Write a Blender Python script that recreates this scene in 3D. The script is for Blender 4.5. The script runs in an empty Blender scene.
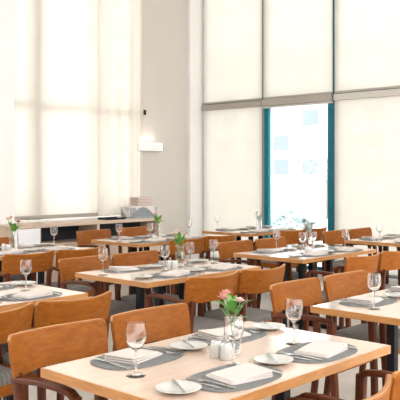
import bpy, bmesh, math, random
from mathutils import Vector, Matrix
random.seed(7)
S = bpy.context.scene
C = S.collection
# ------------------------------------------------------------------ camera
# world X runs along the long table sides, Y across them; camera stands at the origin
F, YH, TH, HC = 745.0, 175.0, 0.748, 1.445      # focal px, horizon row, heading, eye height
cam_d = bpy.data.cameras.new('camera'); cam = bpy.data.objects.new('camera', cam_d); C.objects.link(cam)
cam_d.sensor_width = 36; cam_d.lens = F / 400 * 36; cam_d.shift_y = -(200 - YH) / 400
cam_d.clip_end = 300
cam.location = (0, 0, HC); cam.rotation_euler = (math.pi / 2, 0, TH - math.pi / 2)
S.camera = cam
# ------------------------------------------------------------------ daylight
W = bpy.data.worlds.new('sky'); S.world = W; W.use_nodes = True
bg = W.node_tree.nodes['Background']; bg.inputs[0].default_value = (1.0, 0.985, 0.965, 1); bg.inputs[1].default_value = 1.0
S.view_settings.view_transform = 'Standard'; S.view_settings.look = 'None'
S.view_settings.gamma = 1; S.view_settings.use_curve_mapping = False
S.view_settings.exposure = 2.15

CT, ST = math.cos(TH), math.sin(TH)
def px(u, v, h):                                 # world -> pixel, used to skip what lies out of frame
    z = u * CT + v * ST; x = u * ST - v * CT
    return 200 + F * x / z, YH + F * (HC - h) / z
def at(x, y, h):                                 # pixel on a level plane at height h -> world
    z = (HC - h) * F / (y - YH); r = (x - 200) / F * z
    return z * CT + r * ST, z * ST - r * CT
def on_y(x, v):                                  # pixel column -> u on the plane Y = v
    r = (x - 200) / F; z = v / (ST - r * CT); return z * (CT + r * ST)
def on_x(x, u):
    r = (x - 200) / F; z = u / (CT + r * ST); return z * (ST - r * CT)

# ------------------------------------------------------------------ materials
def M(name, col, rough=.5, metal=0, spec=.5, grain=None, bump=0, scale=20, col2=None, stretch=(1, 1, 1), coat=0):
    m = bpy.data.materials.new(name); m.use_nodes = True
    nt = m.node_tree; b = nt.nodes['Principled BSDF']
    b.inputs['Roughness'].default_value = rough; b.inputs['Metallic'].default_value = metal
    b.inputs['Specular IOR Level'].default_value = spec
    b.inputs['Coat Weight'].default_value = coat; b.inputs['Coat Roughness'].default_value = .12
    b.inputs['Base Color'].default_value = (*col, 1)
    if col2:
        tc = nt.nodes.new('ShaderNodeTexCoord'); mp = nt.nodes.new('ShaderNodeMapping')
        mp.inputs['Scale'].default_value = stretch
        oi = nt.nodes.new('ShaderNodeObjectInfo')
        ad = nt.nodes.new('ShaderNodeVectorMath'); ad.operation = 'ADD'
        ml = nt.nodes.new('ShaderNodeVectorMath'); ml.operation = 'SCALE'; ml.inputs[3].default_value = 9
        cb = nt.nodes.new('ShaderNodeCombineXYZ')
        for i in range(3): nt.links.new(oi.outputs['Random'], cb.inputs[i])
        nt.links.new(cb.outputs[0], ml.inputs[0])
        nt.links.new(tc.outputs['Object'], ad.inputs[0]); nt.links.new(ml.outputs[0], ad.inputs[1])
        nt.links.new(ad.outputs[0], mp.inputs['Vector'])
        if grain == 'stripe':
            n = nt.nodes.new('ShaderNodeTexWave'); n.inputs['Scale'].default_value = scale
            n.inputs['Distortion'].default_value = .4; nt.links.new(tc.outputs['Object'], n.inputs['Vector']); out = n.outputs['Fac']
        else:
            n = nt.nodes.new('ShaderNodeTexNoise'); n.inputs['Scale'].default_value = scale
            n.inputs['Detail'].default_value = 6; n.inputs['Roughness'].default_value = .6
            n.inputs['Distortion'].default_value = .6 if grain == 'wood' else 0
            nt.links.new(mp.outputs[0], n.inputs['Vector']); out = n.outputs['Fac']
        rp = nt.nodes.new('ShaderNodeValToRGB')
        rp.color_ramp.elements[0].position = .3; rp.color_ramp.elements[1].position = .7
        rp.color_ramp.elements[0].color = (*col2, 1); rp.color_ramp.elements[1].color = (*col, 1)
        nt.links.new(out, rp.inputs[0]); nt.links.new(rp.outputs[0], b.inputs['Base Color'])
        if bump:
            bp = nt.nodes.new('ShaderNodeBump'); bp.inputs['Strength'].default_value = bump; bp.inputs['Distance'].default_value = .004
            nt.links.new(out, bp.inputs['Height']); nt.links.new(bp.outputs[0], b.inputs['Normal'])
    return m
def M_fabric(name, col, trans=.6, open_=.06, weave=0.06):
    m = bpy.data.materials.new(name); m.use_nodes = True; nt = m.node_tree; nt.nodes.clear()
    o = nt.nodes.new('ShaderNodeOutputMaterial'); d = nt.nodes.new('ShaderNodeBsdfDiffuse'); t = nt.nodes.new('ShaderNodeBsdfTranslucent')
    p = nt.nodes.new('ShaderNodeBsdfTransparent'); a = nt.nodes.new('ShaderNodeMixShader'); b = nt.nodes.new('ShaderNodeMixShader')
    tc = nt.nodes.new('ShaderNodeTexCoord'); n = nt.nodes.new('ShaderNodeTexNoise'); n.inputs['Scale'].default_value = 3; n.inputs['Detail'].default_value = 3
    rp = nt.nodes.new('ShaderNodeValToRGB'); rp.color_ramp.elements[0].position = .3; rp.color_ramp.elements[1].position = .7
    rp.color_ramp.elements[0].color = (*[c * (1 - weave) for c in col], 1); rp.color_ramp.elements[1].color = (*col, 1)
    nt.links.new(tc.outputs['Object'], n.inputs['Vector']); nt.links.new(n.outputs['Fac'], rp.inputs[0])
    nt.links.new(rp.outputs[0], d.inputs[0]); nt.links.new(rp.outputs[0], t.inputs[0])
    a.inputs[0].default_value = trans; nt.links.new(d.outputs[0], a.inputs[1]); nt.links.new(t.outputs[0], a.inputs[2])
    b.inputs[0].default_value = open_; nt.links.new(a.outputs[0], b.inputs[1]); nt.links.new(p.outputs[0], b.inputs[2])
    nt.links.new(b.outputs[0], o.inputs[0]); return m
def M_glass(name, tint=(1, 1, 1), ior=1.45, rough=.0, lo=0.02, hi=.9, blend=.3):
    m = bpy.data.materials.new(name); m.use_nodes = True; nt = m.node_tree; nt.nodes.clear()
    o = nt.nodes.new('ShaderNodeOutputMaterial'); g = nt.nodes.new('ShaderNodeBsdfGlossy'); t = nt.nodes.new('ShaderNodeBsdfTransparent')
    g.inputs['Roughness'].default_value = rough; t.inputs[0].default_value = (*tint, 1)
    lw = nt.nodes.new('ShaderNodeLayerWeight'); lw.inputs['Blend'].default_value = blend
    mr = nt.nodes.new('ShaderNodeMapRange'); mr.inputs['To Min'].default_value = lo; mr.inputs['To Max'].default_value = hi
    x = nt.nodes.new('ShaderNodeMixShader'); nt.links.new(lw.outputs['Facing'], mr.inputs[0]); nt.links.new(mr.outputs[0], x.inputs[0])
    nt.links.new(t.outputs[0], x.inputs[1]); nt.links.new(g.outputs[0], x.inputs[2]); nt.links.new(x.outputs[0], o.inputs[0]); return m

WOOD = M('orange_wood', (.315, .103, .014), .42, spec=.15, grain='wood', col2=(.215, .060, .007), scale=7, stretch=(1.2, 7, 7))
SHADEW = M('shaded_leg_wood', (.125, .032, .010), .45, spec=.2, grain='wood', col2=(.065, .016, .006), scale=9, stretch=(6, 6, 1))  # same wood as the backs, darkened for shade around the legs; arms share it
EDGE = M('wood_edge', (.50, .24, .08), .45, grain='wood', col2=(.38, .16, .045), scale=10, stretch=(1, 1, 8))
TOP = M('table_laminate', (.72, .53, .42), .24, grain='wood', col2=(.65, .455, .34), scale=5, stretch=(1, 7, 1), coat=1)
BLACK = M('black_steel', (.006, .006, .010), .4, spec=.2)
SEAT = M('striped_seat', (.20, .185, .17), .9, grain='stripe', col2=(.135, .13, .128), scale=12, bump=.2)
WHITE = M('white_ceramic', (.60, .60, .575), .2, spec=.4)
LINEN = M('white_linen', (.66, .605, .575), .85, grain='noise', col2=(.61, .555, .525), scale=60, bump=.15)
MAT = M('grey_placemat', (.22, .225, .225), .9, grain='noise', col2=(.13, .135, .14), scale=120, bump=.4)
STEEL = M('steel', (.62, .62, .62), .18, metal=1)
FLOOR = M('pale_floor', (.70, .66, .61), .32, grain='noise', col2=(.60, .56, .51), scale=2.5)
WALL = M('wall_paint', (.57, .535, .49), .75, grain='noise', col2=(.55, .515, .47), scale=3)
WHITEP = M('white_paint', (.82, .80, .785), .6, grain='noise', col2=(.79, .77, .755), scale=3)
CEIL = M('ceiling_paint', (.86, .85, .83), .8, grain='noise', col2=(.84, .83, .81), scale=3)
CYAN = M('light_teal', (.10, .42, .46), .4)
TEAL = M('teal_metal', (.0, .13, .185), .4, spec=.3)
CREAM = M('cream_metal', (.36, .325, .285), .5)
PALEC = M('pale_cassette', (.55, .52, .47), .5)
GREYM = M('grey_metal', (.52, .50, .48), .45)
SIDEW = M('sideboard_wood', (.60, .47, .37), .45, grain='wood', col2=(.52, .38, .29), scale=6, stretch=(1, 6, 6))
WHITEL = M('white_laminate', (.84, .85, .87), .4)
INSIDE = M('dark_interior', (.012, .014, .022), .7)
LEAF = M('leaf_green', (.13, .36, .05), .4, grain='noise', col2=(.06, .2, .03), scale=40)
PINK = M('pink_petal', (.80, .45, .42), .6, grain='noise', col2=(.70, .30, .28), scale=30)
PALEP = M('cream_petal', (.85, .72, .66), .6, grain='noise', col2=(.8, .52, .5), scale=30)
GREYP = M('dry_petal', (.45, .47, .46), .7, grain='noise', col2=(.25, .3, .26), scale=40)
BASK = M('grey_wicker', (.42, .46, .48), .7, grain='noise', col2=(.3, .34, .36), scale=50)
BOXM = M('pale_pink_card', (.55, .43, .40), .7)
FACADE = M('pale_facade', (.80, .80, .80), .8, grain='noise', col2=(.76, .76, .76), scale=1)
WPANE = M('far_pane', (.19, .24, .31), .3)
GROUND = M('pale_paving', (.75, .73, .70), .9, grain='noise', col2=(.68, .66, .64), scale=2)
SHRUB = M('grey_green_leaf', (.38, .47, .46), .6, grain='noise', col2=(.28, .37, .40), scale=3)
BARK = M('bark', (.3, .24, .2), .8, grain='noise', col2=(.2, .16, .13), scale=12)
BLIND = M_fabric('blind_fabric', (.70, .66, .59), .30, .04)
CURT = M_fabric('curtain_fabric', (.67, .62, .545), .30, .03)
PANE = M_glass('window_glass', (.97, .99, 1), lo=.01, hi=.5)
GLASS = bpy.data.materials.new('drinking_glass'); GLASS.use_nodes = True
_n = GLASS.node_tree; _n.nodes.clear(); _o = _n.nodes.new('ShaderNodeOutputMaterial'); _g = _n.nodes.new('ShaderNodeBsdfGlass')
_g.inputs['IOR'].default_value = 1.47; _g.inputs['Roughness'].default_value = 0; _n.links.new(_g.outputs[0], _o.inputs[0])
LAMP = bpy.data.materials.new('lamp_glow'); LAMP.use_nodes = True
_b = LAMP.node_tree.nodes['Principled BSDF']; _b.inputs['Emission Color'].default_value = (1, .96, .9, 1); _b.inputs['Emission Strength'].default_value = .06

# ------------------------------------------------------------------ mesh helpers
class MB:
    def __init__(s): s.v = []; s.f = []
    def add(s, vs, fs):
        o = len(s.v); s.v += [tuple(p) for p in vs]; s.f += [tuple(i + o for i in f) for f in fs]; return s
    def box(s, a, b):
        x0, y0, z0 = a; x1, y1, z1 = b
        return s.add([(x0, y0, z0), (x1, y0, z0), (x1, y1, z0), (x0, y1, z0), (x0, y0, z1), (x1, y0, z1), (x1, y1, z1), (x0, y1, z1)],
                     [(3, 2, 1, 0), (4, 5, 6, 7), (0, 1, 5, 4), (1, 2, 6, 5), (2, 3, 7, 6), (3, 0, 4, 7)])
    def prism(s, pts, z0, z1):
        n = len(pts)
        return s.add([(x, y, z0) for x, y in pts] + [(x, y, z1) for x, y in pts],
                     [tuple(range(n - 1, -1, -1)), tuple(range(n, 2 * n))] + [(i, (i + 1) % n, n + (i + 1) % n, n + i) for i in range(n)])
    def lathe(s, prof, n=16, c=(0, 0)):
        vs = []; fs = []; m = len(prof)
        for k in range(n):
            a = 2 * math.pi * k / n
            vs += [(c[0] + r * math.cos(a), c[1] + r * math.sin(a), z) for r, z in prof]
        for k in range(n):
            q = (k + 1) % n
            for i in range(m - 1): fs.append((k * m + i, q * m + i, q * m + i + 1, k * m + i + 1))
        return s.add(vs, fs)
    def tube(s, pts, sec, up=(0, 0, 1)):
        """sweep; sec(i, t) -> list of (a, b) section points (a along side, b along up)"""
        P = [Vector(p) for p in pts]; n = len(P); rings = []
        for i, p in enumerate(P):
            d = (P[min(i + 1, n - 1)] - P[max(i - 1, 0)]).normalized(); U = Vector(up)
            sd = d.cross(U)
            if sd.length < 1e-3: sd = d.cross(Vector((0, 1, 0)))
            sd.normalize(); u2 = sd.cross(d).normalized()
            rings.append([p + sd * a + u2 * b for a, b in sec(i, i / (n - 1))])
        m = len(rings[0]); vs = [q for r in rings for q in r]; fs = []
        for i in range(n - 1):
            for k in range(m): fs.append((i * m + k, i * m + (k + 1) % m, (i + 1) * m + (k + 1) % m, (i + 1) * m + k))
        fs += [tuple(range(m - 1, -1, -1)), tuple(range((n - 1) * m, n * m))]
        return s.add(vs, fs)
    def mesh(s, name, mat, smooth=False, bevel=0):
        me = bpy.data.meshes.new(name); me.from_pydata(s.v, [], s.f)
        bm = bmesh.new(); bm.from_mesh(me)
        if bevel: bmesh.ops.bevel(bm, geom=bm.edges[:], offset=bevel, segments=2, affect='EDGES', profile=.5)
        bmesh.ops.recalc_face_normals(bm, faces=bm.faces[:]); bm.to_mesh(me); bm.free()
        if smooth:
            for p in me.polygons: p.use_smooth = True
            me.set_sharp_from_angle(angle=math.radians(45))
        me.materials.append(mat); return me
def rrect(w, h, r, n=4):
    out = []
    for cx, cy, a0 in ((w / 2 - r, h / 2 - r, 0), (-w / 2 + r, h / 2 - r, 90), (-w / 2 + r, -h / 2 + r, 180), (w / 2 - r, -h / 2 + r, 270)):
        for k in range(n + 1):
            a = math.radians(a0 + 90 * k / n); out.append((cx + r * math.cos(a), cy + r * math.sin(a)))
    return out
def rsec(w, h, r=.004): return lambda i, t: rrect(w, h, r, 2)
def obj(name, mesh, parent=None, loc=(0, 0, 0), rz=0):
    o = bpy.data.objects.new(name, mesh); C.objects.link(o); o.location = loc; o.rotation_euler = (0, 0, rz)
    if parent: o.parent = parent
    return o
def tag(o, label, cat, group=None):
    o['label'] = label; o['category'] = cat
    if group: o['group'] = group
    return o
def thing(name, label, cat, loc=(0, 0, 0), rz=0, group=None):
    return tag(obj(name, None, None, loc, rz), label, cat, group)
def struct(name, mb, mat, parent=None, **k):
    o = obj(name, mb.mesh(name, mat, **k), parent)
    if not parent: o['kind'] = 'structure'
    return o
def structE(name):
    o = obj(name, None); o['kind'] = 'structure'; return o
def copy_tree(o, parent=None):
    c = o.copy(); C.objects.link(c); c.parent = parent
    for ch in list(o.children): copy_tree(ch, c)
    return c

# ================================================================== the room
XW, YW, ZC = 8.6, 8.0, 4.7                       # window walls and ceiling
struct('floor', MB().box((-3, -3, -.1), (XW + .2, YW + .2, 0)), FLOOR)
struct('ceiling', MB().box((-3, -3, ZC), (XW + .2, YW + .2, ZC + .15)), CEIL)
uC = on_y(8, YW)                                 # left column / window edge
uE = on_y(140.5, YW)                             # window end, plain wall begins
m = MB().box((-3, YW, 0), (uE, YW + .2, .84)).box((uE, YW, 0), (XW + .2, YW + .2, ZC)).box((-3, YW, 4.5), (uE, YW + .2, ZC))
struct('wall_left', m, WALL)
struct('wall_fill_block', MB().box((-3.2, -3, 0), (-3, YW + .2, ZC)), WHITEP)  # unseen wall, added to cut fill light from this side
struct('wall_column', MB().box((uC - .55, YW - .14, 0), (uC, YW + .2, ZC)), WHITEP)
struct('wall_pillar', MB().box((on_y(190, YW - .06), YW - .06, 0), (XW + .02, YW + .02, ZC)), WHITEP)
m = MB().box((XW, -3, 0), (XW + .2, YW, .10)).box((XW, -3, 4.5), (XW + .2, YW, ZC))
struct('wall_right', m, WHITEP)
struct('trim_1', MB().box((XW - .04, -3, .10), (XW + .2, YW - .06, .135)), WHITEP, bevel=.006)
struct('trim_2', MB().box((-3, YW - .05, .84), (uE, YW + .2, .87)), WHITEP, bevel=.006)
struct('baseboard_left', MB().box((uE, YW - .015, 0), (on_y(190, YW - .06), YW, .1)), WHITEP)

# right wall: teal windows, one bay every 1.2 m
nw = 0
mull = [on_x(203.5, XW), on_x(264, XW), on_x(335.2, XW)]
step = (mull[0] - mull[2]) / 2
edges = mull + [mull[2] - step * k for k in range(1, 6)]
ZT = 2.50
ORD = ['first', 'second', 'third', 'fourth', 'fifth', 'sixth', 'seventh', 'eighth']
bay_text = ['left', 'middle', 'right']
for b in range(len(edges) - 1):
    v1, v0 = edges[b], edges[b + 1]
    for lo, hi, nm in ((.135, ZT, 'lower'), (ZT, 4.5, 'upper')):
        nw += 1
        w = structE('window_%d' % nw)
        fm = MB()
        f0, f1 = (.115, .06) if (b, nm) == (1, 'lower') else (.045, .045)
        x0, x1 = XW - .008, XW + .06
        fm.box((x0, v0 + .008, lo), (x1, v0 + f0, hi)).box((x0, v1 - f1, lo), (x1, v1 - .008, hi))
        fm.box((x0, v0 + f0, lo), (x1, v1 - f1, lo + .05)).box((x0, v0 + f0, hi - .06), (x1, v1 - f1, hi))
        struct('window_frame', fm, TEAL, w)
        if (b, nm) == (1, 'lower'): struct('reveal_glint', MB().box((x0 + .03, v1 - f1 - .035, lo + .05), (x0 + .05, v1 - f1, hi - .06)), CYAN, w)  # paler teal strip, paints the reflection on the frame's inner reveal
        struct('pane', MB().box((XW + .03, v0 + f0, lo + .05), (XW + .036, v1 - f1 - .035 * (f1 > .05), hi - .06)), PANE, w)
for k, v in enumerate(edges):
    struct('trim_%d' % (k + 3), MB().box((XW - .008, v - .008, .135), (XW + .06, v + .008, 4.5)), TEAL if k > 1 else CREAM)
struct('trim_20', MB().box((XW + .065, edges[-1], ZT - .05), (XW + .1, edges[0] - .03, ZT + .05)), GREYM)

def blind_x(v0, v1, z0, z1, label, x=XW - .03, rail=True, cass=True, cmat=CREAM):
    t = thing('roller_blind', label, 'blind', (x, (v0 + v1) / 2, z0), 0, 'cream roller blinds on the teal window wall')
    w = (v1 - v0) / 2
    n = 10; mb = MB(); vs = []; fs = []
    for i in range(n + 1):
        yy = -w + 2 * w * i / n; dx = .004 * math.sin(i * 1.3 + v0 * 5)
        for zz in (0.02, z1 - z0 - .03): vs.append((dx, yy, zz))
    for i in range(n): fs.append((2 * i, 2 * i + 2, 2 * i + 3, 2 * i + 1))
    obj('fabric', mb.add(vs, fs).mesh('fabric', BLIND, True), t)
    if rail: obj('bottom_rail', MB().box((-.012, -w, 0), (.012, w, .03)).mesh('bottom_rail', CREAM, bevel=.003), t)
    if cass: obj('cassette', MB().box((-.03, -w, z1 - z0 - .085), (.03, w, z1 - z0)).mesh('cassette', cmat, bevel=.006), t)
    return t
for b in range(len(edges) - 1):
    v1, v0 = edges[b] - .009, edges[b + 1] + (.022 if b == 1 else .009)
    nm = bay_text[b] if b < 3 else 'outer'
    if b == 0: lb, ll = 'upper cream blind beside the corner pillar', 'lower cream blind beside the corner pillar'
    elif b == 1: lb = 'cream blind hanging above the uncovered teal window'
    else: lb, ll = ('upper cream blind right of the teal window', 'lower cream blind right of the teal window') if b == 2 else ('upper cream blind of the %s bay from the corner' % ORD[b], 'lower cream blind of the %s bay from the corner' % ORD[b])
    blind_x(v0, v1, ZT + .04, 4.55, lb, cass=False)
    if b != 1: blind_x(v0, v1, .15, ZT + .03, ll, cmat=CREAM if b < 2 else PALEC)
    else:
        t = thing('roller_blind', 'raised roller blind, grey cassette above the teal window view', 'blind', (XW - .03, (v0 + v1) / 2, ZT - .09), 0, 'cream roller blinds on the teal window wall')
        w = (v1 - v0) / 2
        obj('cassette', MB().box((-.05, -w, .03), (.03, w, .125)).mesh('cassette', CREAM, bevel=.006), t)
        obj('bottom_rail', MB().box((-.045, -w, 0), (.02, w, .026)).mesh('bottom_rail', GREYM, bevel=.004), t)

# left wall: windows with pale frames behind roller blinds and a curtain
def win_y(u0, u1, idx, zt=2.34):
    for lo, hi in ((.87, zt), (zt, 4.5)):
        w = structE('window_%d' % idx); idx += 1
        fm = MB(); fw = .045
        fm.box((u0, YW + .11, lo), (u0 + fw, YW + .15, hi)).box((u1 - fw, YW + .11, lo), (u1, YW + .15, hi))
        fm.box((u0 + fw, YW + .11, lo), (u1 - fw, YW + .15, lo + .05)).box((u0 + fw, YW + .11, hi - .045), (u1 - fw, YW + .15, hi))
        struct('window_frame', fm, CREAM, w)
        struct('pane', MB().box((u0 + fw, YW + .12, lo + .05), (u1 - fw, YW + .126, hi - .045)), PANE, w)
    return idx
ua, ub = on_y(32.5, YW), on_y(44, YW); um = on_y(97.5, YW)
nw += 1
for u0, u1 in ((uC, ua + .05), (ub - .05, um), (um, uE), (uC - 2.2, uC - .55), (uC - 3.85, uC - 2.2)):
    nw = win_y(u0, u1, nw)
struct('wall_mullion', MB().box((ua, YW + .07, .87), (ub, YW + .15, 4.5)), CREAM)
def blind_y(u0, u1, z0, z1, label, y=YW - .02):
    t = thing('roller_blind', label, 'blind', ((u0 + u1) / 2, y, z0), 0, 'blinds on the left window wall')
    w = (u1 - u0) / 2; n = 14; vs = []; fs = []
    for i in range(n + 1):
        xx = -w + 2 * w * i / n; d = .005 * math.sin(i * 1.1 + u0 * 3)
        for zz in (0.02, z1 - z0): vs.append((xx, d, zz))
    for i in range(n): fs.append((2 * i, 2 * i + 2, 2 * i + 3, 2 * i + 1))
    obj('fabric', MB().add(vs, fs).mesh('fabric', BLIND, True), t)
    obj('bottom_rail', MB().box((-w, -.012, 0), (w, .012, .03)).mesh('bottom_rail', CREAM, bevel=.003), t)
blind_y(uC + .004, um - .012, .9, 4.55, 'wide cream roller blind behind the sideboard beside the white column')
blind_y(uC - 2.2, uC - .56, .9, 4.55, 'cream roller blind left of the white column')
blind_y(uC - 3.85, uC - 2.21, .9, 4.55, 'cream roller blind farther left of the white column')
t = thing('curtain', 'cream pleated curtain hanging beside the plain wall', 'curtain', ((um + uE) / 2, YW - .07, .88))
n = 60; w = (uE - um) / 2 - .004; vs = []; fs = []
for i in range(n + 1):
    s = i / n; xx = -w + 2 * w * s
    d = .022 * math.sin(s * 21) * (.5 + s) + .012 * math.sin(s * 47 + 1)
    for zz, k in ((0, 1.15), (1.5, 1), (3.65, .8)): vs.append((xx - .05 * (1 - s) * (1 if zz else .985), d * k, zz))
for i in range(n):
    for j in range(2): fs.append((3 * i + j, 3 * i + 3 + j, 3 * i + 4 + j, 3 * i + 1 + j))
obj('fabric', MB().add(vs, fs).mesh('fabric', CURT, True), t)
obj('rail_stop', MB().box((w - .015, -.035, 1.435), (w + .02, -.012, 1.505)).mesh('rail_stop', BLACK, bevel=.003), t)

# ------------------------------------------------------------------ outside
struct('ground', MB().box((XW + .3, -40, -.6), (70, 60, -.5)), GROUND)
bt = thing('apartment_building', 'pale overexposed building seen through the teal window', 'building', (38, 0, -.5))
obj('wall', MB().box((0, -10, 0), (10, 38, 9.5)).mesh('wall', FACADE), bt)
obj('roof', MB().box((-.5, -10.3, 9.5), (10.5, 38.3, 9.9)).mesh('roof', FACADE), bt)
wm = MB().box((-.03, -.7, 0), (.03, .7, 1.1)).mesh('window', FACADE)
pm = MB().box((-.05, -.6, .08), (-.035, .6, 1.02)).mesh('pane', WPANE)
for r in range(4):
    for c in range(9):
        if (r * 5 + c * 3) % 4 == 0: continue
        wo = obj('window', wm, bt, (-.03, 15 + c * 2.2, 1.9 + 1.5 * r)); obj('pane', pm, wo)
def leafball(name, label, cat, loc, rx, rz, h0, nl, sz):
    t = thing(name, label, cat, loc)
    mb = MB()
    for i in range(nl):
        d = Vector((random.gauss(0, 1), random.gauss(0, 1), random.gauss(0, 1))).normalized() * random.uniform(.55, 1)
        p = Vector((d.x * rx, d.y * rx, h0 + rz + d.z * rz))
        a = Vector((random.gauss(0, 1), random.gauss(0, 1), random.gauss(0, 1))).normalized(); b = a.orthogonal().normalized()
        mb.add([p - a * sz, p + b * sz * .4, p + a * sz, p - b * sz * .4], [(0, 1, 2, 3)])
    f = obj('foliage', mb.mesh('foliage', SHRUB), t); f['kind'] = 'stuff'
    tr = MB().tube([(0, 0, 0), (.02, .03, h0 * .5), (0, 0, h0 + rz)], lambda i, q: [((.09 - .05 * q) * rx * .5 * math.cos(k * 1.0472), (.09 - .05 * q) * rx * .5 * math.sin(k * 1.0472)) for k in range(6)])
    obj('trunk', tr.mesh('trunk', BARK, True), t)
leafball('shrub', 'washed-out low shrub outside the teal window', 'shrub', (15.5, 11.3, -.5), .8, .5, .1, 700, .09)
leafball('street_tree', 'faint small tree standing outside beyond the shrub', 'tree', (28, 18.3, -.5), 1.5, 1.5, 1.2, 900, .12)

# ------------------------------------------------------------------ wall lamp
u0, u1 = on_y(139.5, YW - .14), on_y(164.5, YW - .14)
zb = HC + (YH - 151) / F * (((u0 + u1) / 2) * CT + (YW - .14) * ST); zt = zb + .15
t = thing('wall_lamp', 'white box-shaped uplight fixed to the plain wall', 'wall lamp', ((u0 + u1) / 2, YW, zb))
w = (u1 - u0) / 2
obj('housing', MB().prism([(-w, -.14), (w - .03, -.14), (w, -.11), (w, 0), (-w, 0)], 0, .10).mesh('housing', WHITEP, bevel=.006), t)
obj('diffuser', MB().box((-w + .015, -.125, .101), (w - .03, -.01, .125)).mesh('diffuser', LAMP), t)
obj('end_cap', MB().box((w - .03, -.152, .015), (w + .008, -.125, .085)).mesh('end_cap', GREYM, bevel=.004), t)
ld = bpy.data.lights.new('uplight', 'AREA'); ld.shape = 'RECTANGLE'; ld.size = .3; ld.size_y = .1; ld.energy = .12; ld.color = (1, .93, .82)
lo = bpy.data.objects.new('uplight', ld); C.objects.link(lo); lo.parent = t; lo.location = (0, -.07, .14); lo.rotation_euler = (math.pi, 0, 0)

# ------------------------------------------------------------------ sideboard
SV = 7.50; SH = .85
uL, uR = on_y(10, SV), on_y(161, SV)
t = thing('sideboard', 'long low sideboard with dark open shelves below the curtains', 'sideboard', (uL, SV, 0))
Ls = uR - uL; Dp = .42
obj('worktop', MB().box((-.01, -.015, SH - .04), (Ls + .01, Dp, SH)).mesh('worktop', SIDEW, bevel=.004), t)
ud1 = on_y(40.5, SV) - uL; ud2 = on_y(98.5, SV) - uL
obj('end_panel', MB().box((0, 0, 0), (.03, Dp - .01, SH - .04)).mesh('end_panel', SIDEW), t)
obj('end_panel', MB().box((Ls - .05, 0, 0), (Ls, Dp - .01, SH - .04)).mesh('end_panel', SIDEW), t)
obj('divider', MB().box((ud1 - .01, .004, .06), (ud1 + .01, Dp - .01, SH - .04)).mesh('divider', SIDEW), t)
obj('divider', MB().box((ud2 - .02, 0, .06), (ud2 + .02, Dp - .01, SH - .04)).mesh('divider', SIDEW), t)
obj('door', MB().box((.032, -.012, .07), (ud1 - .012, .006, SH - .045)).mesh('door', WHITEL, bevel=.003), t)['label'] = 'white door'
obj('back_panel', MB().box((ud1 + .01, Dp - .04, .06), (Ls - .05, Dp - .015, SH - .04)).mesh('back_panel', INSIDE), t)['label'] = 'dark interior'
obj('shelf', MB().box((ud1 + .01, .0, SH - .27), (ud2 - .02, Dp - .04, SH - .245)).mesh('shelf', SIDEW), t)
obj('shelf', MB().box((ud2 + .02, .0, SH - .27), (Ls - .05, Dp - .04, SH - .245)).mesh('shelf', SIDEW), t)
obj('lower_door', MB().box((ud1 + .012, -.006, .07), (ud2 - .022, .004, SH - .272)).mesh('lower_door', SIDEW, bevel=.003), t)
obj('lower_door', MB().box((ud2 + .022, -.006, .07), (Ls - .052, .004, SH - .272)).mesh('lower_door', SIDEW, bevel=.003), t)
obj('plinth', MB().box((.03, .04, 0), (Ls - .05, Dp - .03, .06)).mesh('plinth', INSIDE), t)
# basket with a white cloth
ux = on_y(139, SV + .2)
t = thing('linen_basket', 'grey slatted basket with white cloth on the sideboard', 'basket', (ux, SV + .2, SH))
n = 26; bw, bd, bh = .50, .26, .15
per = rrect(bw, bd, .06, 5)
obj('base', MB().prism(per, 0, .012).mesh('base', BASK), t)
sm = MB().box((-.009, -.004, .01), (.009, .004, bh)).mesh('slat', BASK)
L = len(per)
tot = [0]
for i in range(L): tot.append(tot[-1] + math.dist(per[i], per[(i + 1) % L]))
for k in range(44):
    s = tot[-1] * k / 44
    i = max(j for j in range(L) if tot[j] <= s); f = (s - tot[i]) / (tot[i + 1] - tot[i] + 1e-9)
    a, b_ = per[i], per[(i + 1) % L]
    obj('slat', sm, t, (a[0] + (b_[0] - a[0]) * f, a[1] + (b_[1] - a[1]) * f, 0), math.atan2(b_[1] - a[1], b_[0] - a[0]))
cl = MB(); nn = 40; vs = []; fs = []
rings = [(0, .165), (.5, .172), (.9, .165), (1.03, .155), (1.06, .12), (1.07, .085)]
for j, (s, z) in enumerate(rings):
    for k in range(nn):
        a = 2 * math.pi * k / nn; ca, sa = math.cos(a), math.sin(a)
        q = (abs(ca) ** 4 + abs(sa) ** 4) ** -.25
        dz = 0 if j < 4 else .035 * math.sin(3 * a + .6) * (j - 3)
        wv = 1 + (.015 * math.sin(9 * a) if j >= 3 else 0)
        vs.append((bw / 2 * s * q * ca * wv * .97, bd / 2 * s * q * sa * wv * 1.05, z + dz))
for j in range(len(rings) - 1):
    for k in range(nn): fs.append((j * nn + k, j * nn + (k + 1) % nn, (j + 1) * nn + (k + 1) % nn, (j + 1) * nn + k))
obj('cloth', cl.add(vs, fs).mesh('cloth', LINEN, True), t)['label'] = 'white cloth'
tag(obj('folded_stack', MB().box((-.13, -.09, 0), (.13, .09, .04)).box((-.125, -.088, .042), (.13, .09, .08)).box((-.13, -.085, .082), (.125, .09, .115)).mesh('folded_stack', BOXM, bevel=.008), None, (on_y(141, SV + .2), SV + .2, SH + .172)), 'pale pink folded stack lying on the white basket cloth', 'linen')
t = thing('serving_tray', 'flat black tray lying on the sideboard left of basket', 'tray', (on_y(112, SV + .16), SV + .16, SH))
obj('plate', MB().prism(rrect(.34, .2, .03), 0, .01).mesh('plate', BLACK), t)
obj('rim', MB().box((-.17, -.1, .01), (.17, -.088, .026)).box((-.17, .088, .01), (.17, .1, .026)).mesh('rim', BLACK), t)

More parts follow.
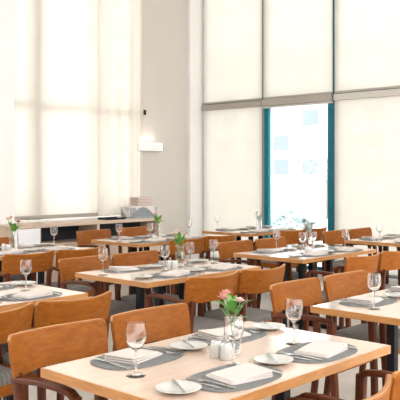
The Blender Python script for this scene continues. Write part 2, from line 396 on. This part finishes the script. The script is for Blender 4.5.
# ================================================================== table kit
TH_, TL, TW = .74, 1.2, .76
def make_table():
    root = obj('dining_table', None)
    obj('tabletop', MB().box((.005, -TW + .005, TH_ - .03), (TL - .005, -.005, TH_)).mesh('tabletop', TOP), root)
    e = MB()
    for a, b in (((0, -TW), (TL, -TW + .006)), ((0, -.006), (TL, 0)), ((0, -TW + .006), (.006, -.006)), ((TL - .006, -TW + .006), (TL, -.006))):
        e.box((*a, TH_ - .034), (*b, TH_ - .0005))
    obj('edge_band', e.mesh('edge_band', EDGE), root)
    for x in (.38, .83):
        for s in (-.1, .1): obj('post', MB().box((x - .024, -TW / 2 + s - .024, .04), (x + .024, -TW / 2 + s + .024, TH_ - .03)).mesh('post', BLACK, bevel=.004), root)
        obj('foot', MB().box((x - .035, -TW / 2 - .29, 0), (x + .035, -TW / 2 + .29, .04)).mesh('foot', BLACK, bevel=.008), root)
        obj('bracket', MB().box((x - .03, -TW / 2 - .25, TH_ - .05), (x + .03, -TW / 2 + .25, TH_ - .03)).mesh('bracket', BLACK), root)
    return root
PLACE = {1: 'foreground table', 2: 'centre table behind the foreground one', 3: 'table below the teal window', 4: 'right-edge table with a single glass',
         5: 'left-edge table nearest the camera', 6: 'left-edge table by the sideboard', 7: 'table before the sideboard end',
         8: 'farthest table under the cream blinds', 9: 'far table at the right edge'}
TPOS = {1: (1.60, 2.28), 2: (3.33, 4.32), 3: (5.13, 4.35), 4: (3.34, 2.29), 5: (1.61, 4.28), 6: (3.33, 6.40), 7: (5.13, 6.38), 8: (6.92, 6.38), 9: (6.99, 4.34)}
tlab = {1: 'large beige-topped wooden table in the foreground', 2: 'beige-topped wooden table at centre, behind the foreground table', 3: 'beige-topped wooden table below the teal window',
        4: 'beige-topped wooden table at right edge, corner by the foreground table', 5: 'beige-topped wooden table at left edge nearest the camera', 6: 'beige-topped wooden table at left edge before the sideboard',
        7: 'beige-topped wooden table before the right end of the sideboard', 8: 'farthest beige-topped wooden table, under the cream blinds', 9: 'beige-topped wooden table at far right, cut by the frame'}
proto = make_table()
for k, (u, v) in TPOS.items():
    o = proto if k == 1 else copy_tree(proto)
    o.location = (u, v, 0); tag(o, tlab[k], 'table', 'dining tables')

# ------------------------------------------------------------------ armchair
def make_chair():
    r = obj('armchair', None)
    # curved plywood back (ends at y=-.20, middle set back)
    n = 14; vs = []; fs = []; W2 = .248; th = .02
    def pt(s, zt, off):
        x = W2 * s * (.965 + .035 * min(1, (zt - .63) / .12)); y = -.20 - .08 * (1 - s * s)
        lean = (zt - .70) * -.16
        return (x, y + lean + off, zt)
    cols = []
    ss = [.8, .6, .4, .2]; ss = [-1, -.99, -.975, -.95, -.92] + [-q for q in ss] + [0] + ss[::-1] + [.92, .95, .975, .99, 1]; n = len(ss) - 1
    for s in ss:
        a = abs(s); rnd = 0
        if a > .92: q = (a - .92) / .08; rnd = .022 * (1 - math.sqrt(max(0, 1 - q * q)))
        ztop = .806 - .012 * (1 - a * a) - rnd; zbot = .632 + .008 * (1 - a * a) + rnd * .7
        cols.append((s, zbot, ztop))
    m5 = 5
    for off in (-th / 2, th / 2):
        for s, zb_, zt_ in cols:
            for j in range(m5): vs.append(pt(s * (1 if 0 < j < m5 - 1 else .995), zb_ + (zt_ - zb_) * j / (m5 - 1), off))
    H = (n + 1) * m5
    for i in range(n):
        for j in range(m5 - 1):
            q = (i * m5 + j, (i + 1) * m5 + j, (i + 1) * m5 + j + 1, i * m5 + j + 1)
            fs.append(q); fs.append(tuple(H + x for x in reversed(q)))
        fs.append((i * m5, H + i * m5, H + (i + 1) * m5, (i + 1) * m5)); a = m5 - 1
        fs.append((i * m5 + a, (i + 1) * m5 + a, H + (i + 1) * m5 + a, H + i * m5 + a))
    for j in range(m5 - 1):
        fs.append((j, j + 1, H + j + 1, H + j)); e = n * m5; fs.append((e + j, H + e + j, H + e + j + 1, e + j + 1))
    bk = obj('backrest', MB().add(vs, fs).mesh('backrest', WOOD, True), r)
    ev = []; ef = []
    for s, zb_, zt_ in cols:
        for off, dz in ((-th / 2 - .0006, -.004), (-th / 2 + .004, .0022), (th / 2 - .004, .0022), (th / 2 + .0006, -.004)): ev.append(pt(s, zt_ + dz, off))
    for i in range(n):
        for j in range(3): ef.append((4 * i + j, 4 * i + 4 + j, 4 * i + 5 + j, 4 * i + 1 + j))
    obj('lit_edge_strip', MB().add(ev, ef).mesh('lit_edge_strip', EDGE, True), bk)['label'] = 'wood edge, lightened for light from above'  # wood edge in a paler tone, painting the light on its top face
    # rear legs, bent backwards above the seat
    for sgn in (-1, 1):
        x = .205 * sgn
        lg = MB().tube([(x, -.235, 0), (x, -.205, .22), (x, -.198, .44), (x, -.206, .57), (x, -.220, .65)],
                       lambda i, t: rrect(.034 - .006 * abs(t - .5), .042 - .012 * abs(t - .55), .006, 2), up=(0, 1, 0))
        obj('rear_leg', lg.mesh('rear_leg', SHADEW, True), r)
        # arm flows forward from the back and turns down
        xa = .217 * sgn
        ar = MB().tube([(.215 * sgn, -.218, .628), (xa, -.15, .636), (xa * 1.02, -.04, .65), (xa * 1.02, .08, .653), (xa * 1.01, .15, .645), (xa, .18, .622)],
                       lambda i, t: rrect(.042, .026, .01, 3))
        obj('arm', ar.mesh('arm', SHADEW, True), r)
        fl = MB().tube([(xa * .97, .20, 0), (xa * .985, .19, .3), (xa, .178, .5), (xa, .172, .635)], lambda i, t: rrect(.036, .042 - .006 * (1 - t), .008, 2), up=(0, 1, 0))
        obj('front_leg', fl.mesh('front_leg', SHADEW, True), r)
    fr = MB().box((-.196, .165, .36), (.196, .19, .415)).box((-.185, -.205, .36), (.185, -.18, .415)).box((-.215, -.18, .36), (-.19, .165, .415)).box((.19, -.18, .36), (.215, .165, .415))
    obj('seat_frame', fr.mesh('seat_frame', WOOD), r)
    pr = [(.24, .20), (-.24, .20)]; out = rrect(.40, .41, .05, 4)
    sv = []; sf = []; lv = [(.985, .405), (1.0, .42), (1.0, .445), (.95, .462), (.7, .472), (.3, .476)]
    for k, z in lv: sv += [(x * k, y * k - .0, z) for x, y in out]
    q = len(out)
    for j in range(len(lv) - 1):
        for i in range(q): sf.append((j * q + i, j * q + (i + 1) % q, (j + 1) * q + (i + 1) % q, (j + 1) * q + i))
    sf.append(tuple(range((len(lv) - 1) * q, len(lv) * q))); sf.append(tuple(range(q - 1, -1, -1)))
    c = obj('seat', MB().add(sv, sf).mesh('seat', SEAT, True), r); c['label'] = 'grey striped upholstered seat'
    return r
CH = {'1a': (1.90, 2.56), '1b': (2.44, 2.57), '1c': (1.93, 1.20), '1d': (2.45, 1.20), '2a': (3.65, 4.60), '2b': (4.16, 4.58), '2c': (3.61, 3.24), '2d': (4.12, 3.23),
      '3a': (5.50, 4.63), '3b': (6.02, 4.60), '3c': (5.33, 3.15), '3d': (5.87, 3.15), '4a': (3.67, 2.61), '4b': (4.18, 2.58), '5c': (1.93, 3.18), '5d': (2.45, 3.19),
      '6b': (4.13, 6.70), '6c': (3.57, 5.26), '6d': (4.09, 5.24), '7a': (5.50, 6.78), '7b': (6.14, 6.82), '7c': (5.50, 5.28), '7d': (6.04, 5.30),
      '8c': (7.14, 5.17), '8d': (7.66, 5.19), '9a': (7.34, 4.68), '9b': (7.86, 4.66)}
SIDE = {'a': 'left on far side of', 'b': 'right on far side of', 'c': 'left on near side of', 'd': 'right on near side of'}
chair0 = make_chair()
for k, (u, v) in CH.items():
    o = chair0 if k == '1a' else copy_tree(chair0)
    far = k[1] in 'ab'
    jit = random.uniform(-.012, .012)
    o.location = (u, v - .205 if far else v + .205, 0); o.rotation_euler = (0, 0, (math.pi if far else 0) + jit)
    tag(o, 'brown wooden armchair, ' + SIDE[k[1]] + ' the ' + PLACE[int(k[0])], 'chair', 'wooden armchairs')

# ------------------------------------------------------------------ tableware
mat_me = MB().prism([(.192 * math.copysign(abs(math.cos(a)) ** .75, math.cos(a)), 0.128 * math.copysign(abs(math.sin(a)) ** .75, math.sin(a))) for a in [2 * math.pi * k / 36 for k in range(36)]], 0, .004).mesh('placemat', MAT)
def napkin_mesh():
    mb = MB(); z = 0
    for i in range(3):
        w, h = .19 - .006 * i, .15 - .006 * i
        pts = rrect(w, h, .012, 3); N = len(pts); o = (.002 * i, -.003 * i)
        lv = [(1, z), (1.01, z + .0025), (1, z + .005)]
        vs = [(x * k + o[0], y * k + o[1], zz + (.003 * (x / .1) if i else 0) * i) for k, zz in lv for x, y in pts]
        fs = [(j * N + a, j * N + (a + 1) % N, (j + 1) * N + (a + 1) % N, (j + 1) * N + a) for j in range(2) for a in range(N)]
        fs += [tuple(range(N - 1, -1, -1)), tuple(range(2 * N, 3 * N))]
        mb.add(vs, fs); z += .006
    return mb.mesh('napkin', LINEN, True)
nap_me = napkin_mesh()
def flat(pts, w, name, th=.0025):
    """tapered bar along y: pts = [(y, halfwidth, z)]"""
    vs = []; fs = []
    for y, hw, z in pts: vs += [(-hw, y, z), (hw, y, z), (hw, y, z + th), (-hw, y, z + th)]
    for i in range(len(pts) - 1):
        for k in range(4): fs.append((4 * i + k, 4 * i + (k + 1) % 4, 4 * i + 4 + (k + 1) % 4, 4 * i + 4 + k))
    fs += [(3, 2, 1, 0), tuple(4 * (len(pts) - 1) + k for k in range(4))]
    return vs, fs
knife_me = MB().add(*flat([(-.11, .006, 0), (-.09, .0085, .001), (0, .006, .003), (.01, .009, .001), (.07, .0105, 0), (.10, .007, 0), (.112, .002, 0)], 0, 'k', .003)).mesh('knife', STEEL, True)
fk = MB().add(*flat([(-.10, .007, 0), (-.08, .009, .001), (.0, .0035, .004), (.03, .004, .003), (.045, .012, 0), (.06, .013, 0)], 0, 'f'))
for i in range(4): fk.add(*[[(x + (-.0105 + .007 * i), y, z) for x, y, z in flat([(.058, .0022, 0), (.085, .002, .002), (.103, .0012, .005)], 0, 't')[0]], flat([(0, 1, 0)] * 3, 0, 't')[1]])
fork_me = fk.mesh('fork', STEEL, True)
sfork_me = fork_me.copy(); sfork_me.name = 'salad_fork'; sfork_me.transform(Matrix.Diagonal((.85, .8, .85, 1)))
plate_me = MB().lathe([(0, .003), (.045, .003), (.05, .006), (.074, .013), (.076, .015), (.073, .016), (.05, .0095), (.044, .0065), (0, .0065)], 28).mesh('bread_plate', WHITE, True)
bk_me = MB().add(*flat([(-.085, .0035, 0), (-.07, .005, 0), (0, .0035, .0005), (.01, .0055, 0), (.06, .006, 0), (.083, .002, 0)], 0, 'b', .002)).mesh('butter_knife', STEEL, True)
def wine_glass(name):
    r = obj(name, None)
    obj('bowl', MB().lathe([(.0045, .088), (.012, .093), (.026, .105), (.035, .124), (.0375, .145), (.0355, .168), (.0325, .188), (.0315, .1885), (.0345, .168), (.0363, .145), (.0338, .125), (.025, .107), (.011, .0955), (0, .094)], 24).mesh('bowl', GLASS, True), r)
    obj('stem', MB().lathe([(.006, .008), (.0042, .02), (.0036, .05), (.0045, .088)], 10).mesh('stem', GLASS, True), r)
    obj('foot', MB().lathe([(0, .0005), (.034, .0005), (.035, .002), (.02, .005), (.006, .0085), (0, .009)], 24).mesh('foot', GLASS, True), r)
    return r
glass0 = wine_glass('wine_glass'); used_glass = [False]
def place_glass(loc, label, sc=1.0):
    o = copy_tree(glass0) if used_glass[0] else glass0; used_glass[0] = True
    o.location = loc; o.scale = (sc, sc, sc); return tag(o, label, 'glass', 'stemmed wine glasses')
def shaker():
    r = obj('salt_shaker', None)
    obj('body', MB().lathe([(0, 0), (.021, 0), (.023, .003), (.023, .045), (.020, .055), (.0, .056)], 12).mesh('body', WHITE, True), r)
    rib = MB()
    for k in range(12):
        a = math.pi * 2 * k / 12; rib.add([(.0235 * math.cos(a + d), .0235 * math.sin(a + d), z) for d in (-.07, .07) for z in (.006, .044)] + [(.0246 * math.cos(a), .0246 * math.sin(a), z) for z in (.006, .044)], [(0, 1, 5, 4), (4, 5, 3, 2), (0, 4, 2), (1, 3, 5)])
    obj('ribbing', rib.mesh('ribbing', WHITE), r)
    obj('cap', MB().lathe([(.0195, .055), (.0195, .061), (.014, .067), (0, .069)], 16).mesh('cap', STEEL, True), r)
    return r
shak0 = shaker(); used_sh = [False]
def place_shaker(loc, label, pepper=False):
    o = copy_tree(shak0) if used_sh[0] else shak0; used_sh[0] = True
    if pepper: o.name = 'pepper_shaker'
    o.location = loc; return tag(o, label, 'shaker', 'white salt and pepper shakers')
def leaf(base, tip, wd, up):
    b, t = Vector(base), Vector(tip); d = t - b; sd = d.cross(Vector(up)).normalized(); n = 6; vs = []; fs = []
    nr = sd.cross(d).normalized()
    for i in range(n + 1):
        s = i / n; p = b + d * s + nr * (.12 * d.length * math.sin(s * math.pi)); hw = wd * math.sin(max(.04, s ** .8) * math.pi * .98 + .02) * .5
        vs += [p - sd * hw, p + nr * hw * -.25, p + sd * hw]
    for i in range(n):
        a = i * 3; fs += [(a, a + 3, a + 4, a + 1), (a + 1, a + 4, a + 5, a + 2)]
    return vs, fs
def vase(loc, label, petals, seed, sc=1.0, lf=LEAF):
    rd = random.Random(seed)
    t = thing('flower_vase', label, 'vase', loc, 0, 'flower vases on the tables'); t.scale = (sc, sc, sc)
    obj('glass_body', MB().lathe([(0, .002), (.03, .002), (.033, .01), (.037, .06), (.034, .10), (.030, .125), (.036, .145), (.0345, .1455), (.0285, .125), (.032, .10), (.0345, .06), (.031, .012), (0, .011)], 24).mesh('glass_body', GLASS, True), t)
    heads = [((-.035, .02, .225), petals[0]), ((.032, -.012, .205), petals[1]), ((.004, .04, .235), petals[0])]
    for p, mat in heads:
        st = MB().tube([(p[0] * -.2, p[1] * -.2, .02), (p[0] * .3, p[1] * .3, .13), p], lambda i, q: [(.0022 * math.cos(k * 1.2566), .0022 * math.sin(k * 1.2566)) for k in range(5)])
        obj('stem', st.mesh('stem', lf, True), t)
        fl = MB(); P = Vector(p)
        for ring, (cnt, tl, rz) in enumerate(((6, .027, .35), (5, .024, .9), (3, .017, 1.3))):
            for k in range(cnt):
                a = 2 * math.pi * k / cnt + ring * .5 + rd.uniform(-.2, .2)
                d = Vector((math.cos(a) * math.cos(rz), math.sin(a) * math.cos(rz), math.sin(rz))) * tl
                fl.add(*leaf(P, P + d * 1.15, .024, (0, 0, 1)))
        obj('bloom', fl.mesh('bloom', mat, True), t)
    for k in range(11):
        a = 2 * math.pi * k / 11 + rd.uniform(-.3, .3); el = rd.uniform(.2, 1.15); l = rd.uniform(.055, .095)
        b = Vector((.015 * math.cos(a), .015 * math.sin(a), .135 + rd.uniform(0, .045)))
        d = Vector((math.cos(a) * math.cos(el), math.sin(a) * math.cos(el), math.sin(el))) * l
        obj('leaf', MB().add(*leaf(b, b + d, .027, (0, 0, 1))).mesh('leaf', lf, True), t)
    return t

def lab(what, s, k): return what + ', ' + SIDE[s] + ' the ' + PLACE[k]
def infr(u, v, mg=25):
    x, y = px(u, v, TH_); return -mg < x < 400 + mg and 180 < y < 400 + mg
Z = TH_ + .0002
for k, (tu, tv) in TPOS.items():
    rd = random.Random(k * 11)
    for s, du in (('a', .34), ('b', .87), ('c', .38), ('d', .90)):
        far = s in 'ab'
        cu = tu + du + rd.uniform(-.012, .012); cv = tv - .155 if far else tv - TW + .155
        if not infr(cu, cv): continue
        rot = (math.pi if far else 0) + rd.uniform(-.05, .05); cr, sr = math.cos(rot), math.sin(rot)
        def lo(x, y): return (cu + cr * x - sr * y, cv + sr * x + cr * y)
        tag(obj('placemat', mat_me, None, (cu, cv, Z), rot), lab('grey oval placemat', s, k), 'placemat', 'grey placemats')
        a = rd.uniform(-.25, .25)
        tag(obj('napkin', nap_me, None, (*lo(.01, -.012), Z + .0042), rot + a), lab('folded white napkin', s, k), 'napkin', 'folded napkins')
        tag(obj('fork', fork_me, None, (*lo(-.122, .0), Z + .0042), rot + .05), lab('steel fork', s, k), 'fork', 'forks')
        tag(obj('salad_fork', sfork_me, None, (*lo(-.158, .012), Z + .0042), rot + .16), lab('small salad fork', s, k), 'fork', 'salad forks')
        tag(obj('table_knife', knife_me, None, (*lo(.137, .0), Z + .0042), rot - .05), lab('steel table knife', s, k), 'knife', 'table knives')
        p = lo(-.25, .035)
        if infr(*p):
            tag(obj('bread_plate', plate_me, None, (*p, Z), 0), lab('small white bread plate', s, k), 'plate', 'bread plates')
            ko = obj('butter_knife', bk_me, None, (*p, Z + .0165), rot + rd.uniform(-.7, -.3))
            tag(ko, lab('butter knife', s, k), 'knife', 'butter knives')
GL = [(136, 376, 1, 'stemmed glass left on the foreground table'), (294, 344, 1, 'stemmed glass at the right of the foreground table'), (234, 366.5, 1, 'stemmed glass before the shakers on the foreground table'),
      (26, 290.5, 5, 'stemmed glass on the left-edge table nearest the camera'), (54, 245.5, 6, 'stemmed glass on left-edge table against the dark sideboard shelf'),
      (103, 275, 2, 'stemmed glass at left end of the centre table'), (165, 271, 2, 'stemmed glass beside the shakers on the centre table'), (190, 266, 2, 'stemmed glass right of the shakers on the centre table'), (213.5, 263, 2, 'stemmed glass at right end of the centre table'),
      (119, 241.5, 7, 'stemmed glass at left on the table before the sideboard'), (150, 240, 7, 'stemmed glass by the vase on the table before the sideboard'), (189, 235.3, 7, 'stemmed glass at far right end of the table before the sideboard'),
      (276.5, 250.3, 3, 'stemmed glass at left on the table below the teal window'), (302.5, 253, 3, 'stemmed glass left of the vase below the teal window'), (313, 252, 3, 'stemmed glass right of the vase below the teal window'), (345, 248.5, 3, 'stemmed glass at right on the table below the teal window'),
      (374, 309, 4, 'stemmed glass on the right-edge table near the foreground'), (379.5, 241, 9, 'stemmed glass on the far right table'), (217, 229.3, 8, 'stemmed glass at left on the farthest table')]
for x, y, k, l in GL:
    u, v = at(x, y, TH_); place_glass((u, v, Z), l)
VS = {1: (232.5, 353, 'glass vase with pink flowers and green leaves in foreground', (PINK, PALEP), 3), 2: (180, 266, 'glass vase with pale flowers on the centre table', (PALEP, PALEP), 5),
      7: (158, 238, 'small glass vase with white flower before the sideboard', (PALEP, PALEP), 8), 6: (13.5, 249.8, 'small glass vase with pink flower on left-edge far table', (PALEP, PINK), 9),
      3: (308.5, 250.3, 'glass vase with greyish flowers below the teal window', (GREYP, GREYP), 12), 8: (259, 230, 'pale glass vase on the farthest table', (PALEP, PALEP), 14)}
for k, (x, y, l, pet, sd) in VS.items():
    u, v = at(x, y, TH_); vase((u, v, Z), l, pet, sd, lf={3: GREYP, 8: SHRUB}.get(k, LEAF), sc={1: .96, 2: 1.1, 7: 1.15, 6: 1.25, 3: 1.15}.get(k, .95))
for x, y, k, p, l in ((216, 357, 1, False, 'white salt shaker, left of pair on the foreground table'), (226.5, 359.5, 1, True, 'white pepper shaker, right of pair on the foreground table'),
                      (170, 269, 2, False, 'white salt shaker, left of pair on the centre table'), (175, 269.5, 2, True, 'white pepper shaker, right of pair on the centre table'),
                      (154, 241, 7, False, 'white salt shaker on the table before the sideboard'), (4, 251, 6, False, 'white salt shaker, left of pair on left-edge far table'), (8.5, 251.5, 6, True, 'white pepper shaker, right of pair on left-edge far table'),
                      (308, 253.5, 3, False, 'white salt shaker on the table below the teal window')):
    u, v = at(x, y, TH_); place_shaker((u, v, Z), l, p)
